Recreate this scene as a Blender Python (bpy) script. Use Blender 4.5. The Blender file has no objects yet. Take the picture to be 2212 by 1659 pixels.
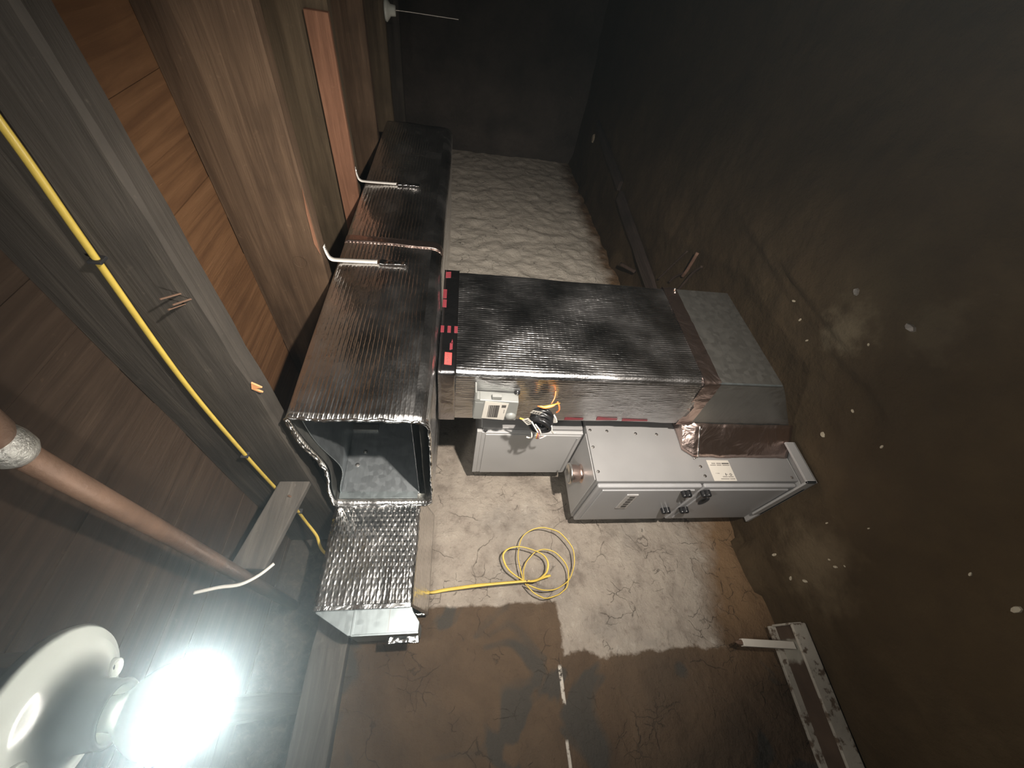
import bpy, bmesh, math, random
from mathutils import Vector, Matrix, noise

random.seed(7)
C = bpy.context.scene.collection
S = bpy.context.scene
E = 1.364            # eye height above the dirt floor; heights below are written relative to the eye

# ------------------------------------------------------------------ camera, light, exposure
cam_d = bpy.data.cameras.new('camera'); cam = bpy.data.objects.new('camera', cam_d); C.objects.link(cam)
cam_d.sensor_fit = 'HORIZONTAL'; cam_d.sensor_width = 36.0
cam_d.lens = 850.0 / 2212.0 * 36.0
cam_d.clip_start = 0.01; cam_d.clip_end = 60
cx, cy, cz = Vector((-0.0605, -0.1371, -0.9887)), Vector((0.7913, -0.6103, 0.0362)), Vector((-0.6084, -0.7802, 0.1454))
cam.matrix_world = Matrix(((cx.x, cy.x, cz.x, 0), (cx.y, cy.y, cz.y, 0), (cx.z, cy.z, cz.z, E), (0, 0, 0, 1)))
S.camera = cam
BULB = (0.003, 0.516, 0.247)
BULB_STRENGTH = 470.0
GLOW_HAZE = 0.038  # thin haze added to imitate the lens glare around the bulb
w = bpy.data.worlds.new('added_glow_haze'); S.world = w; w.use_nodes = True
wn = w.node_tree.nodes; wl = w.node_tree.links
wn['Background'].inputs[0].default_value = (0.9, 0.75, 0.6, 1); wn['Background'].inputs[1].default_value = 0.0
vs = wn.new('ShaderNodeVolumeScatter'); vs.inputs['Color'].default_value = (0.74, 0.92, 1.0, 1)
vs.inputs['Density'].default_value = GLOW_HAZE; vs.inputs['Anisotropy'].default_value = 0.88
wl.new(vs.outputs[0], wn['World Output'].inputs['Volume'])
# the photographer's torch, held at waist height to the right of the phone (all the hard shadows on the wall come from it)
td = bpy.data.lights.new('torch', 'SPOT'); torch = bpy.data.objects.new('torch', td); C.objects.link(torch)
td.energy = 320.0; td.color = (1.0, 0.93, 0.84); td.shadow_soft_size = 0.02; td.spot_size = math.radians(98); td.spot_blend = 1.0
torch.location = (0.15, -0.32, E - 0.36)
torch.rotation_euler = (Vector((1.35, 1.75, E - 0.08)) - Vector(torch.location)).to_track_quat('-Z', 'Y').to_euler()
S.view_settings.view_transform = 'Standard'; S.view_settings.look = 'None'
S.view_settings.gamma = 1.0; S.view_settings.use_curve_mapping = False
S.view_settings.exposure = 0.0

# ------------------------------------------------------------------ materials
class M:
    def __init__(s, name):
        s.m = bpy.data.materials.new(name); s.m.use_nodes = True
        s.nt = s.m.node_tree; s.b = s.nt.nodes['Principled BSDF']
    def n(s, t, _p=None, **ins):
        nd = s.nt.nodes.new('ShaderNode' + t)
        for k, v in (_p or {}).items(): setattr(nd, k, v)
        for k, v in ins.items(): s.put(nd, k, v)
        return nd
    def put(s, nd, k, v):
        if k[0] == '_' and k[1:].isdigit(): i = nd.inputs[int(k[1:])]
        else: i = nd.inputs[k.replace('_', ' ')]
        if hasattr(v, 'is_output'): s.nt.links.new(v, i)
        else:
            if isinstance(v, tuple) and len(v) == 3 and i.type == 'RGBA': v = v + (1,)
            i.default_value = v
    def P(s, **k):
        for a, v in k.items(): s.put(s.b, a, v)
        return s
    def coord(s, kind='Object'): return s.n('TexCoord').outputs[kind]
    def math(s, op, a, b=0.0, c=0.0, clamp=False):
        return s.n('Math', {'operation': op, 'use_clamp': clamp}, _0=a, _1=b, _2=c).outputs[0]
    def mapv(s, v, scale=(1, 1, 1), loc=(0, 0, 0), rot=(0, 0, 0)):
        return s.n('Mapping', Vector=v, Scale=scale, Location=loc, Rotation=rot).outputs[0]
    def noise(s, v, sc=5.0, det=4.0, ro=0.55, dist=0.0):
        return s.n('TexNoise', Vector=v, Scale=sc, Detail=det, Roughness=ro, Distortion=dist).outputs[0]
    def voro(s, v, sc=5.0, feat='F1', rnd=1.0, out='Distance'):
        return s.n('TexVoronoi', {'feature': feat}, Vector=v, Scale=sc, Randomness=rnd).outputs[out]
    def mr(s, v, a, b, c=0.0, d=1.0, smooth=False):
        nd = s.n('MapRange', {'interpolation_type': 'SMOOTHSTEP' if smooth else 'LINEAR'})
        for i, x in enumerate((v, a, b, c, d)): s.put(nd, '_%d' % i, x)
        return nd.outputs[0]
    def mix(s, f, a, b, bt='MIX'):
        nd = s.n('Mix', {'data_type': 'RGBA', 'blend_type': bt})
        s.put(nd, '_0', f); s.put(nd, '_6', a); s.put(nd, '_7', b)
        return nd.outputs[2]
    def ramp(s, f, stops):
        nd = s.n('ValToRGB', Fac=f); r = nd.color_ramp
        while len(r.elements) < len(stops): r.elements.new(0.5)
        for e, (p, c) in zip(r.elements, stops): e.position = p; e.color = tuple(c) + (1,)
        return nd.outputs[0]
    def xyz(s, v): return s.n('SeparateXYZ', Vector=v).outputs
    def bump(s, h, dist=0.01, st=1.0, prev=None):
        nd = s.n('Bump', Height=h, Distance=dist, Strength=st)
        if prev is not None: s.put(nd, 'Normal', prev)
        return nd.outputs[0]

def plain(name, col, rough=0.6, metal=0.0, var=0.12, sc=14.0, bump=0.0, **kw):
    k = M(name); o = k.coord(); nz = k.noise(o, sc, 5)
    d = tuple(max(0, c * (1 - var)) for c in col); l = tuple(min(1, c * (1 + var)) for c in col)
    k.P(Base_Color=k.ramp(nz, [(0.3, d), (0.7, l)]), Roughness=k.mr(nz, 0.2, 0.8, max(0, rough - 0.08), min(1, rough + 0.08)), Metallic=metal)
    if bump: k.P(Normal=k.bump(k.noise(o, sc * 5, 6), bump))
    if kw: k.P(**kw)
    return k.m

def wood(name, dark, mid, light, axis=1, grime=0.5):
    k = M(name); o = k.coord()
    sc = [1, 1, 1]; sc[axis] = 0.06
    g = k.mapv(o, tuple(sc))
    n1 = k.noise(g, 34, 7, 0.65, 0.6); n2 = k.noise(o, 3.2, 5, 0.6); n3 = k.noise(g, 130, 4)
    c = k.ramp(n1, [(0.25, dark), (0.52, mid), (0.8, light)])
    c = k.mix(k.mr(n2, 0.4, 0.72, 0, grime, True), c, tuple(x * 0.55 for x in dark))
    sp = k.mr(k.noise(o, 55, 3), 0.68, 0.74, 0, 0.45)
    c = k.mix(sp, c, light)
    b = k.bump(n1, 0.004, 0.8); b = k.bump(n3, 0.0015, 0.6, b)
    k.P(Base_Color=c, Roughness=0.82, Normal=b); k.b.inputs['Specular IOR Level'].default_value = 0.25
    return k.m

def foil(name, pitch=0.0125, bub=0.0016, wr=0.006, rough=0.16, col=(0.80, 0.79, 0.78), ridge=1.0, bw=0.28):
    k = M(name); uv = k.coord('UV'); u = k.xyz(uv)
    wv = k.noise(uv, 9, 3)                                   # the rows wander a little
    uu = k.math('ADD', u[0], k.math('MULTIPLY', wv, 0.006)); vv = k.math('ADD', u[1], k.math('MULTIPLY', wv, 0.008))
    f = 2 * math.pi / pitch
    a = k.math('COSINE', k.math('MULTIPLY', uu, f * 0.57735)); c = k.math('COSINE', k.math('MULTIPLY', vv, f))
    h = k.math('MAXIMUM', k.math('MULTIPLY', a, c), 0.0)
    row = k.math('POWER', k.math('ABSOLUTE', k.math('COSINE', k.math('MULTIPLY', vv, f * 0.5))), 6.0)
    big = k.noise(k.mapv(uv, (1.0, 2.2, 1)), 7, 4, 0.55, 0.4)
    fine = k.noise(k.mapv(uv, (0.35, 1.6, 1)), 60, 4)
    m = k.mr(k.noise(uv, 3.1, 2), 0.35, 0.65, 0.25, 1.0)
    hh = k.math('ADD', k.math('MULTIPLY', h, k.math('MULTIPLY', m, bw)), k.math('MULTIPLY', row, k.mr(k.noise(uv, 4.3, 2), 0.3, 0.7, 0.1 * ridge, ridge)))
    b = k.bump(big, wr, 0.9); b = k.bump(fine, 0.0012, 0.7, b); b = k.bump(hh, bub, 0.6, b)
    dust = k.mr(k.noise(uv, 6, 5), 0.45, 0.75, 0, 0.3)
    k.P(Base_Color=k.mix(dust, col, tuple(x * 0.72 for x in col)), Metallic=1.0, Roughness=k.mr(k.noise(uv, 5, 3), 0.3, 0.7, rough * 0.8, rough * 1.7), Normal=b)
    return k.m

def tape(name, col=(0.5, 0.46, 0.47), rough=0.12, wr=0.004):
    k = M(name); o = k.coord()
    b = k.bump(k.noise(o, 12, 4, 0.5, 0.5), wr, 0.8)
    k.P(Base_Color=col, Metallic=1.0, Roughness=rough, Normal=b)
    return k.m

def galv(name, col=(0.30, 0.325, 0.34), rough=0.38):
    k = M(name); o = k.coord()
    v = k.voro(k.mapv(o, (1, 1, 1)), 55, out='Color'); g = k.n('RGBToBW', Color=v).outputs[0]
    st = k.noise(k.mapv(o, (1, 1, 9)), 14, 4)
    c = k.mix(k.math('MULTIPLY', g, 0.35), col, tuple(x * 1.25 for x in col)); c = k.mix(k.mr(st, 0.5, 0.8, 0, 0.35), c, tuple(x * 0.6 for x in col))
    k.P(Base_Color=c, Metallic=0.9, Roughness=k.math('ADD', k.math('MULTIPLY', g, 0.12), rough), Normal=k.bump(k.noise(o, 6, 3), 0.002))
    return k.m

MAT = {}
def build_mats():
    m = MAT
    # dirt floor ------------------------------------------------------------
    k = M('packed_dirt'); o = k.coord()
    n1 = k.noise(o, 1.6, 8, 0.62, 0.3); n2 = k.noise(o, 11, 8, 0.6); n3 = k.noise(o, 60, 6, 0.7)
    c = k.ramp(n1, [(0.28, (0.052, 0.034, 0.018)), (0.55, (0.084, 0.058, 0.032)), (0.78, (0.120, 0.086, 0.049))])
    c = k.mix(k.mr(n2, 0.42, 0.7, 0, 0.5), c, (0.06, 0.042, 0.026))
    p = k.xyz(o)
    for (x, y, r, a, cc) in ((0.93, 0.80, 0.10, 0.6, (0.20, 0.165, 0.11)), (0.72, 0.62, 0.09, 0.3, (0.15, 0.12, 0.08)), (0.30, 1.42, 0.17, 0.6, (0.19, 0.145, 0.09)), (0.95, 0.63, 0.22, 0.3, (0.11, 0.085, 0.05))):
        d = k.n('VectorMath', {'operation': 'DISTANCE'}, _0=o, _1=(x, y, 0.0)).outputs['Value']
        d = k.math('ADD', d, k.math('MULTIPLY', k.math('SUBTRACT', n2, 0.5), 0.35))
        c = k.mix(k.mr(d, r * 0.1, r * 1.25, a, 0, True), c, cc)
    c = k.mix(k.mr(n3, 0.66, 0.76, 0, 0.5), c, (0.17, 0.13, 0.085))
    b = k.bump(n2, 0.02, 0.6); b = k.bump(n3, 0.005, 0.7, b)
    k.P(Base_Color=c, Roughness=0.95, Normal=b); k.b.inputs['Specular IOR Level'].default_value = 0.1
    m['dirt'] = k.m
    # foundation wall: whitewashed parging over bare brown plaster ------------
    k = M('parged_wall'); o = k.coord(); p = k.xyz(o)
    warp = k.n('TexNoise', Vector=o, Scale=5.0, Detail=5.0); wv = k.n('VectorMath', {'operation': 'MULTIPLY_ADD'}, _0=warp.outputs['Color'], _1=(0.22, 0.22, 0.22), _2=o).outputs[0]
    nA = k.noise(o, 2.2, 8, 0.62, 0.5); nB = k.noise(o, 8, 8, 0.65); nC = k.noise(o, 38, 6, 0.65); nD = k.noise(k.mapv(o, (1, 1, 0.25)), 5, 5)
    e1 = k.math('ADD', p[0], k.math('MULTIPLY', k.math('SUBTRACT', nB, 0.5), 0.06))
    e2 = k.math('ADD', p[0], k.math('MULTIPLY', k.math('SUBTRACT', nB, 0.5), 0.15))
    zz = k.math('ADD', p[2], k.math('MULTIPLY', k.math('SUBTRACT', nB, 0.5), 0.09))
    up = k.mr(e1, 0.256, 0.266); lo = k.math('MULTIPLY', k.mr(e2, 0.075, 0.09), k.mr(zz, E - 0.435, E - 0.445))
    wm = k.math('MAXIMUM', up, lo)
    zl = k.math('ADD', p[2], k.math('MULTIPLY', k.math('SUBTRACT', nA, 0.5), 0.30))
    zl = k.math('ADD', zl, k.mr(p[0], 0.05, 0.7, -0.10, 0.04))
    zl = k.math('ADD', zl, k.math('MULTIPLY', k.math('SUBTRACT', nB, 0.5), 0.22)); wm = k.math('MULTIPLY', wm, k.mr(zl, 0.10, 0.25))
    wm = k.math('MULTIPLY', wm, k.mr(nA, 0.22, 0.30))
    white = k.ramp(nB, [(0.30, (0.15, 0.125, 0.104)), (0.46, (0.285, 0.248, 0.209)), (0.62, (0.335, 0.295, 0.248)), (0.72, (0.43, 0.39, 0.34))])
    white = k.mix(k.mr(nA, 0.5, 0.72, 0, 0.55, True), white, (0.21, 0.195, 0.175))
    white = k.mix(k.mr(nC, 0.57, 0.70, 0, 0.55), white, (0.15, 0.12, 0.10)); white = k.mix(k.mr(nC, 0.30, 0.40, 0.4, 0), white, (0.45, 0.41, 0.36))
    far = k.mr(p[0], 1.2, 2.2, 0, 1)  # paler towards the far end, painted in to offset the fading light
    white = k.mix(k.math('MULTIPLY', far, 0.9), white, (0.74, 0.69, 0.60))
    brown = k.ramp(nA, [(0.3, (0.070, 0.047, 0.031)), (0.5, (0.108, 0.074, 0.048)), (0.7, (0.088, 0.065, 0.046))])
    brown = k.mix(k.mr(nB, 0.35, 0.6, 0.5, 0), brown, (0.06, 0.043, 0.031))
    brown = k.mix(k.mr(k.noise(o, 3.6, 3, 0.5, 0.8), 0.60, 0.64, 0, 0.75), brown, (0.050, 0.050, 0.046))
    orange = k.mr(p[2], 0.12, 0.45, 0.75, 0); brown = k.mix(k.math('MULTIPLY', orange, k.mr(p[0], -0.1, 0.2)), brown, (0.24, 0.15, 0.08))
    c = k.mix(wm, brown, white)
    # white drips left on the brown part
    for (x0, x1, z0, z1) in ((-0.065, 0.055, E - 0.4275, E - 0.416), (-0.235, -0.15, E - 0.420, E - 0.411)):
        s1 = k.math('MULTIPLY', k.mr(p[0], x0, x0 + 0.01), k.mr(p[0], x1, x1 - 0.01)); s2 = k.math('MULTIPLY', k.mr(p[2], z0 - 0.002, z0 + 0.001), k.mr(p[2], z1 + 0.002, z1 - 0.001))
        c = k.mix(k.math('MULTIPLY', k.math('MULTIPLY', s1, s2), k.mr(nC, 0.40, 0.5)), c, (0.55, 0.51, 0.45))
    cr = k.voro(wv, 5.0, 'DISTANCE_TO_EDGE'); cr2 = k.voro(k.mapv(wv, (1, 1, 1), (3.1, 1, 7)), 13.0, 'DISTANCE_TO_EDGE')
    crk = k.math('MULTIPLY', k.mr(cr, 0.003, 0.011, 1, 0), k.mr(k.noise(o, 5.5, 3), 0.53, 0.58)); crk2 = k.math('MULTIPLY', k.mr(cr2, 0.006, 0.024, 1, 0), k.mr(k.noise(o, 7.1, 4), 0.56, 0.60))
    ck = k.math('MAXIMUM', crk, crk2)
    c = k.mix(k.math('MULTIPLY', ck, 0.6), c, (0.045, 0.035, 0.027))
    b = k.bump(nB, 0.030, 0.8); b = k.bump(nD, 0.03, 0.6, b); b = k.bump(nC, 0.007, 0.9, b); b = k.bump(k.math('SUBTRACT', 1.0, ck), 0.004, 0.5, b)
    k.P(Base_Color=c, Roughness=0.93, Normal=b); k.b.inputs['Specular IOR Level'].default_value = 0.15
    m['wall'] = k.m
    m['dark_wall'] = plain('dark_stone', (0.10, 0.085, 0.075), 0.95, 0, 0.4, 3, 0.02)
    m['joist_grey'] = wood('weathered_grey_joist', (0.030, 0.026, 0.021), (0.050, 0.043, 0.036), (0.092, 0.079, 0.063))
    m['joist_brown'] = wood('brown_joist', (0.040, 0.024, 0.014), (0.080, 0.050, 0.030), (0.145, 0.094, 0.058))
    m['joist_olive'] = wood('olive_brown_joist', (0.045, 0.033, 0.020), (0.085, 0.062, 0.038), (0.14, 0.105, 0.066))
    m['cleat'] = wood('reddish_cleat', (0.11, 0.052, 0.030), (0.20, 0.098, 0.058), (0.29, 0.155, 0.095), grime=0.25)
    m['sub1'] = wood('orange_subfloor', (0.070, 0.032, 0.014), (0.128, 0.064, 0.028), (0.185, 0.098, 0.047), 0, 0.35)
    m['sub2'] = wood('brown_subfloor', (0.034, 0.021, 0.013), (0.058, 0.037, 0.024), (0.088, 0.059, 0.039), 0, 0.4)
    m['sill'] = wood('sill_timber', (0.05, 0.045, 0.04), (0.09, 0.08, 0.07), (0.15, 0.135, 0.115), 0)
    m['oldwood'] = wood('old_floor_plank', (0.042, 0.030, 0.026), (0.075, 0.055, 0.046), (0.11, 0.085, 0.07), 0)
    m['stick'] = wood('broken_stick', (0.055, 0.036, 0.028), (0.085, 0.058, 0.045), (0.13, 0.09, 0.07), 0)
    m['stick_red'] = wood('fresh_stick', (0.15, 0.085, 0.06), (0.24, 0.14, 0.10), (0.33, 0.21, 0.15), 0, 0.2)
    m['splinter'] = plain('raw_splinter', (0.55, 0.26, 0.11), 0.7)
    m['foil'] = foil('bubble_foil', rough=0.20, bub=0.0015); m['foil_side'] = foil('bubble_foil_plenum', 0.0098, 0.0019, 0.007, 0.22, col=(0.64, 0.63, 0.63), bw=0.22)
    m['foil_big'] = foil('bubble_foil_coarse', 0.020, 0.0030, 0.006, 0.15, ridge=0.5, bw=0.7)
    m['tape'] = tape('foil_tape'); m['tape_dark'] = tape('glossy_foil_tape', (0.42, 0.405, 0.42), 0.24, 0.006)
    m['tape_warm'] = tape('creased_foil_tape', (0.62, 0.48, 0.43), 0.3, 0.014)  # reddish reflections on the foil are put into its metal colour
    m['fray'] = tape('torn_foil_edge', (0.85, 0.85, 0.84), 0.22, 0.02)
    m['galv'] = galv('galvanised_steel'); m['galv_bright'] = galv('bright_galvanised_steel', (0.30, 0.34, 0.35), 0.36)
    m['galv_dark'] = galv('dull_galvanised_boot', (0.27, 0.265, 0.245), 0.34)
    m['grey'] = plain('grey_enamel', (0.35, 0.348, 0.345), 0.42, 0.0, 0.05, 9); m['grey_top'] = plain('light_grey_enamel', (0.215, 0.212, 0.21), 0.45, 0, 0.05, 9)
    m['door'] = plain('grey_door_enamel', (0.30, 0.30, 0.305), 0.38, 0.0, 0.06, 7)
    m['black'] = plain('black_plastic', (0.012, 0.012, 0.013), 0.28, 0, 0.1, 20)
    m['dark'] = plain('dark_gap', (0.02, 0.02, 0.022), 0.7)
    m['screw'] = plain('zinc_screw', (0.62, 0.60, 0.57), 0.3, 1.0)
    m['paper'] = plain('white_paper', (0.50, 0.475, 0.425), 0.6, 0, 0.03); m['ink'] = plain('grey_ink', (0.07, 0.065, 0.06), 0.7); m['ink_pale'] = plain('pale_ink', (0.22, 0.205, 0.185), 0.7)
    m['red'] = plain('red_print', (0.50, 0.065, 0.06), 0.45, 0, 0.06); m['red_dim'] = plain('dim_red_print', (0.17, 0.028, 0.036), 0.4, 0, 0.2)
    m['plastic'] = plain('grey_plastic', (0.185, 0.19, 0.18), 0.4, 0, 0.04); m['plastic_clear'] = plain('smoky_plastic', (0.30, 0.305, 0.30), 0.2, 0, 0.05)
    k = M('clear_plastic'); k.P(Base_Color=(0.86, 0.87, 0.86), Roughness=0.12, Transmission_Weight=0.92, IOR=1.2); m['clear'] = k.m
    m['badge'] = plain('badge_grey', (0.46, 0.45, 0.44), 0.35, 0.3)
    m['yellow'] = plain('yellow_jacket', (0.60, 0.44, 0.085), 0.42, 0, 0.10, 40)
    m['strap'] = plain('painted_strap', (0.62, 0.60, 0.56), 0.5, 0, 0.08); m['strap_foil'] = tape('crumpled_foil', (0.8, 0.79, 0.78), 0.2, 0.02)
    m['pipe'] = plain('brown_iron_pipe', (0.16, 0.095, 0.062), 0.55, 0.25, 0.3, 12, 0.002); m['solder'] = plain('worn_bright_steel', (0.55, 0.54, 0.50), 0.4, 0.8, 0.4, 50, 0.003)
    m['porcelain'] = plain('white_porcelain', (0.50, 0.52, 0.475), 0.18, 0, 0.03)
    m['white_wire'] = plain('white_jacket', (0.62, 0.60, 0.55), 0.5); m['orange'] = plain('orange_wire', (0.75, 0.22, 0.07), 0.4); m['redwire'] = plain('red_wire', (0.6, 0.06, 0.06), 0.4); m['bluewire'] = plain('blue_wire', (0.08, 0.22, 0.42), 0.4); m['ywire'] = plain('amber_wire', (0.75, 0.45, 0.07), 0.4)
    k = M('chipped_white_paint'); o = k.coord(); nz = k.noise(o, 26, 6, 0.65)
    k.P(Base_Color=k.mix(k.mr(nz, 0.40, 0.47), (0.13, 0.09, 0.06), k.ramp(k.noise(o, 8, 4), [(0.3, (0.36, 0.33, 0.28)), (0.7, (0.52, 0.48, 0.41))])), Roughness=0.8, Normal=k.bump(nz, 0.003)); m['paint'] = k.m
    k = M('brown_board_with_paint'); o = k.coord(); p = k.xyz(o)
    d = k.math('ABSOLUTE', k.math('SUBTRACT', p[0], 0.045)); d = k.math('ADD', d, k.math('MULTIPLY', k.math('SUBTRACT', k.noise(o, 20, 5), 0.5), 0.06))
    k.P(Base_Color=k.mix(k.mr(d, 0.028, 0.042, 1, 0), k.ramp(k.noise(o, 12, 5), [(0.3, (0.065, 0.042, 0.028)), (0.7, (0.11, 0.072, 0.048))]), (0.34, 0.32, 0.27)), Roughness=0.8); m['board'] = k.m
    m['post'] = plain('white_painted_post', (0.62, 0.58, 0.51), 0.6, 0, 0.06); m['rust'] = plain('rusty_tip', (0.12, 0.07, 0.045), 0.7)
    m['chip'] = plain('pale_chip', (0.50, 0.44, 0.33), 0.8); m['foilscrap'] = plain('foil_scrap', (0.75, 0.73, 0.7), 0.3, 0.8)
    m['wick'] = plain('orange_paper', (0.62, 0.42, 0.20), 0.8)
    k = M('lit_globe'); k.P(Base_Color=(0.9, 0.9, 0.9), Emission_Color=(1.0, 0.97, 0.90), Emission_Strength=BULB_STRENGTH); m['glow'] = k.m
build_mats()

# ------------------------------------------------------------------ builders
ORG = {}
def tag(o, label=None, cat=None, group=None, kind=None):
    if label: o['label'] = label
    if cat: o['category'] = cat
    if group: o['group'] = group
    if kind: o['kind'] = kind
    return o
def thing(name, label, cat, loc, group=None):
    o = bpy.data.objects.new(name, None); C.objects.link(o); o.empty_display_size = 0.05
    o.location = (loc[0], loc[1], loc[2] + E); ORG[o] = Vector(o.location)
    return tag(o, label, cat, group)

class MB:
    """collects shapes (eye-relative heights); build() links them as one mesh object"""
    def __init__(s): s.v = []; s.f = []; s.uv = {}
    def add(s, vs, fs, uvs=None):
        b = len(s.v); s.v += [Vector(p) for p in vs]
        for i, f in enumerate(fs):
            s.f.append(tuple(b + j for j in f))
            if uvs: s.uv[len(s.f) - 1] = uvs[i]
        return s
    def box(s, x0, x1, y0, y1, z0, z1):
        return s.add([(x, y, z) for x in (x0, x1) for y in (y0, y1) for z in (z0, z1)],
                     [(0, 1, 3, 2), (4, 6, 7, 5), (0, 4, 5, 1), (2, 3, 7, 6), (0, 2, 6, 4), (1, 5, 7, 3)])
    def obox(s, c, ax, ay, az):
        c, ax, ay, az = map(Vector, (c, ax, ay, az))
        return s.add([c + i * ax + j * ay + k * az for i in (-1, 1) for j in (-1, 1) for k in (-1, 1)],
                     [(0, 1, 3, 2), (4, 6, 7, 5), (0, 4, 5, 1), (2, 3, 7, 6), (0, 2, 6, 4), (1, 5, 7, 3)])
    def prism(s, poly, d):
        """planar polygon of 3-D points swept by vector d"""
        n = len(poly); d = Vector(d); a = [Vector(p) for p in poly]
        s.add(a + [p + d for p in a], [tuple(range(n))[::-1], tuple(range(n, 2 * n))] + [(i, (i + 1) % n, n + (i + 1) % n, n + i) for i in range(n)])
        return s
    def tube(s, pts, r, n=10, flat=1.0, up=None, cap=True):
        pts = [Vector(p) for p in pts]; rings = []; L = 0.0
        rr = r if isinstance(r, (list, tuple)) else [r] * len(pts)
        ref = Vector(up) if up else None; base = len(s.v); px = None
        for i, p in enumerate(pts):
            t = (pts[min(i + 1, len(pts) - 1)] - pts[max(i - 1, 0)]).normalized()
            if ref is not None: a = ref - t * ref.dot(t)
            elif px is None: a = t.orthogonal()
            else: a = px - t * px.dot(t)
            if a.length < 1e-4: a = px if px is not None else t.orthogonal()
            a.normalize(); px = a; b = t.cross(a)
            rings.append([p + a * math.cos(2 * math.pi * k / n) * rr[i] + b * math.sin(2 * math.pi * k / n) * rr[i] * flat for k in range(n)])
        vs = [q for R in rings for q in R]; fs = []
        for i in range(len(rings) - 1):
            for k in range(n):
                fs.append((i * n + k, i * n + (k + 1) % n, (i + 1) * n + (k + 1) % n, (i + 1) * n + k))
        if cap: fs += [tuple(range(n))[::-1], tuple(range((len(rings) - 1) * n, len(rings) * n))]
        return s.add(vs, fs)
    def lathe(s, c, prof, n=32, axis=(0, 0, 1)):
        """prof: list of (radius, height along axis)"""
        c = Vector(c); az = Vector(axis).normalized(); ax = az.orthogonal().normalized(); ay = az.cross(ax)
        vs = []; fs = []
        for r, h in prof:
            for k in range(n):
                t = 2 * math.pi * k / n; vs.append(c + az * h + (ax * math.cos(t) + ay * math.sin(t)) * max(r, 1e-5))
        for i in range(len(prof) - 1):
            for k in range(n): fs.append((i * n + k, i * n + (k + 1) % n, (i + 1) * n + (k + 1) % n, (i + 1) * n + k))
        return s.add(vs, fs)
    def build(s, name, mat, parent=None, smooth=False, bevel=0.0, seg=2, solid=0.0, weld=False):
        o0 = ORG[parent] if parent is not None else Vector((0, 0, 0))
        me = bpy.data.meshes.new(name)
        me.from_pydata([tuple(p + Vector((0, 0, E)) - o0) for p in s.v], [], s.f)
        if s.uv:
            ul = me.uv_layers.new(name='UVMap')
            for pi, uvs in s.uv.items():
                p = me.polygons[pi]
                for li, q in zip(p.loop_indices, uvs): ul.data[li].uv = q
        bm = bmesh.new(); bm.from_mesh(me)
        if weld: bmesh.ops.remove_doubles(bm, verts=bm.verts, dist=1e-5)
        bmesh.ops.recalc_face_normals(bm, faces=bm.faces); bm.to_mesh(me); bm.free()
        me.materials.append(MAT[mat] if isinstance(mat, str) else mat)
        if smooth:
            for p in me.polygons: p.use_smooth = True
        o = bpy.data.objects.new(name, me); C.objects.link(o)
        if parent is not None: o.parent = parent
        ORG[o] = o0
        if solid:
            md = o.modifiers.new('thick', 'SOLIDIFY'); md.thickness = solid; md.offset = 0
        if bevel:
            md = o.modifiers.new('bevel', 'BEVEL'); md.width = bevel; md.segments = seg; md.limit_method = 'ANGLE'; md.angle_limit = 0.6
            md.harden_normals = False
        return o

def rehome(o, loc):
    """give a top-level mesh its origin at loc"""
    l = Vector((loc[0], loc[1], loc[2] + E)); o.data.transform(Matrix.Translation(-l)); o.location = l; ORG[o] = l
    return o

def nz(x, y, z=0.0, s=1.0): return noise.noise(Vector((x * s, y * s, z * s)))

def catmull(pts, k=8, closed=False):
    P = [Vector(p) for p in pts]; out = []; n = len(P)
    for i in range(n if closed else n - 1):
        g = (lambda j: P[j % n]) if closed else (lambda j: P[max(0, min(n - 1, j))])
        a, b, c, d = g(i - 1), g(i), g(i + 1), g(i + 2)
        for t in range(k):
            t = t / k
            out.append(0.5 * ((2 * b) + (c - a) * t + (2 * a - 5 * b + 4 * c - d) * t * t + (3 * b - a - 3 * c + d) * t ** 3))
    out.append(P[0].copy() if closed else P[-1]); return out

def rrect(a0, a1, b0, b1, radii, step=0.02, arc=6):
    """rounded rectangle as points with perimeter length; radii for corners (a0b0, a1b0, a1b1, a0b1)"""
    pts = []
    cs = [(a0, b0, radii[0], math.pi), (a1, b0, radii[1], 1.5 * math.pi), (a1, b1, radii[2], 0.0), (a0, b1, radii[3], 0.5 * math.pi)]
    for (a, b, r, t0) in cs:
        ca = a + r if a == a0 else a - r; cb = b + r if b == b0 else b - r
        for i in range(arc + 1):
            t = t0 + i / arc * math.pi / 2; pts.append((ca + r * math.cos(t), cb + r * math.sin(t)))
    out = []
    for i, p in enumerate(pts):
        q = pts[(i + 1) % len(pts)]; d = math.dist(p, q); out.append(p)
        k = int(d / step)
        for j in range(1, k): out.append((p[0] + (q[0] - p[0]) * j / k, p[1] + (q[1] - p[1]) * j / k))
    return out

def sleeve(mb, sec, ts, place, dirn=1):
    """sweep a closed section along ts; place(a, b, t) -> 3-D point; UV in metres (length, perimeter)"""
    n = len(sec); per = [0.0]
    for i in range(n): per.append(per[-1] + math.dist(sec[i], sec[(i + 1) % n]))
    vs = [place(a, b, t) for t in ts for (a, b) in sec]; fs = []; uv = []
    for i in range(len(ts) - 1):
        for k in range(n):
            k2 = (k + 1) % n
            fs.append((i * n + k, i * n + k2, (i + 1) * n + k2, (i + 1) * n + k))
            uv.append([(ts[i], per[k]), (ts[i], per[k + 1]), (ts[i + 1], per[k + 1]), (ts[i + 1], per[k])])
    mb.add(vs, fs, uv); return mb
def lin(a, b, n): return [a + (b - a) * i / (n - 1) for i in range(n)]

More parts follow.
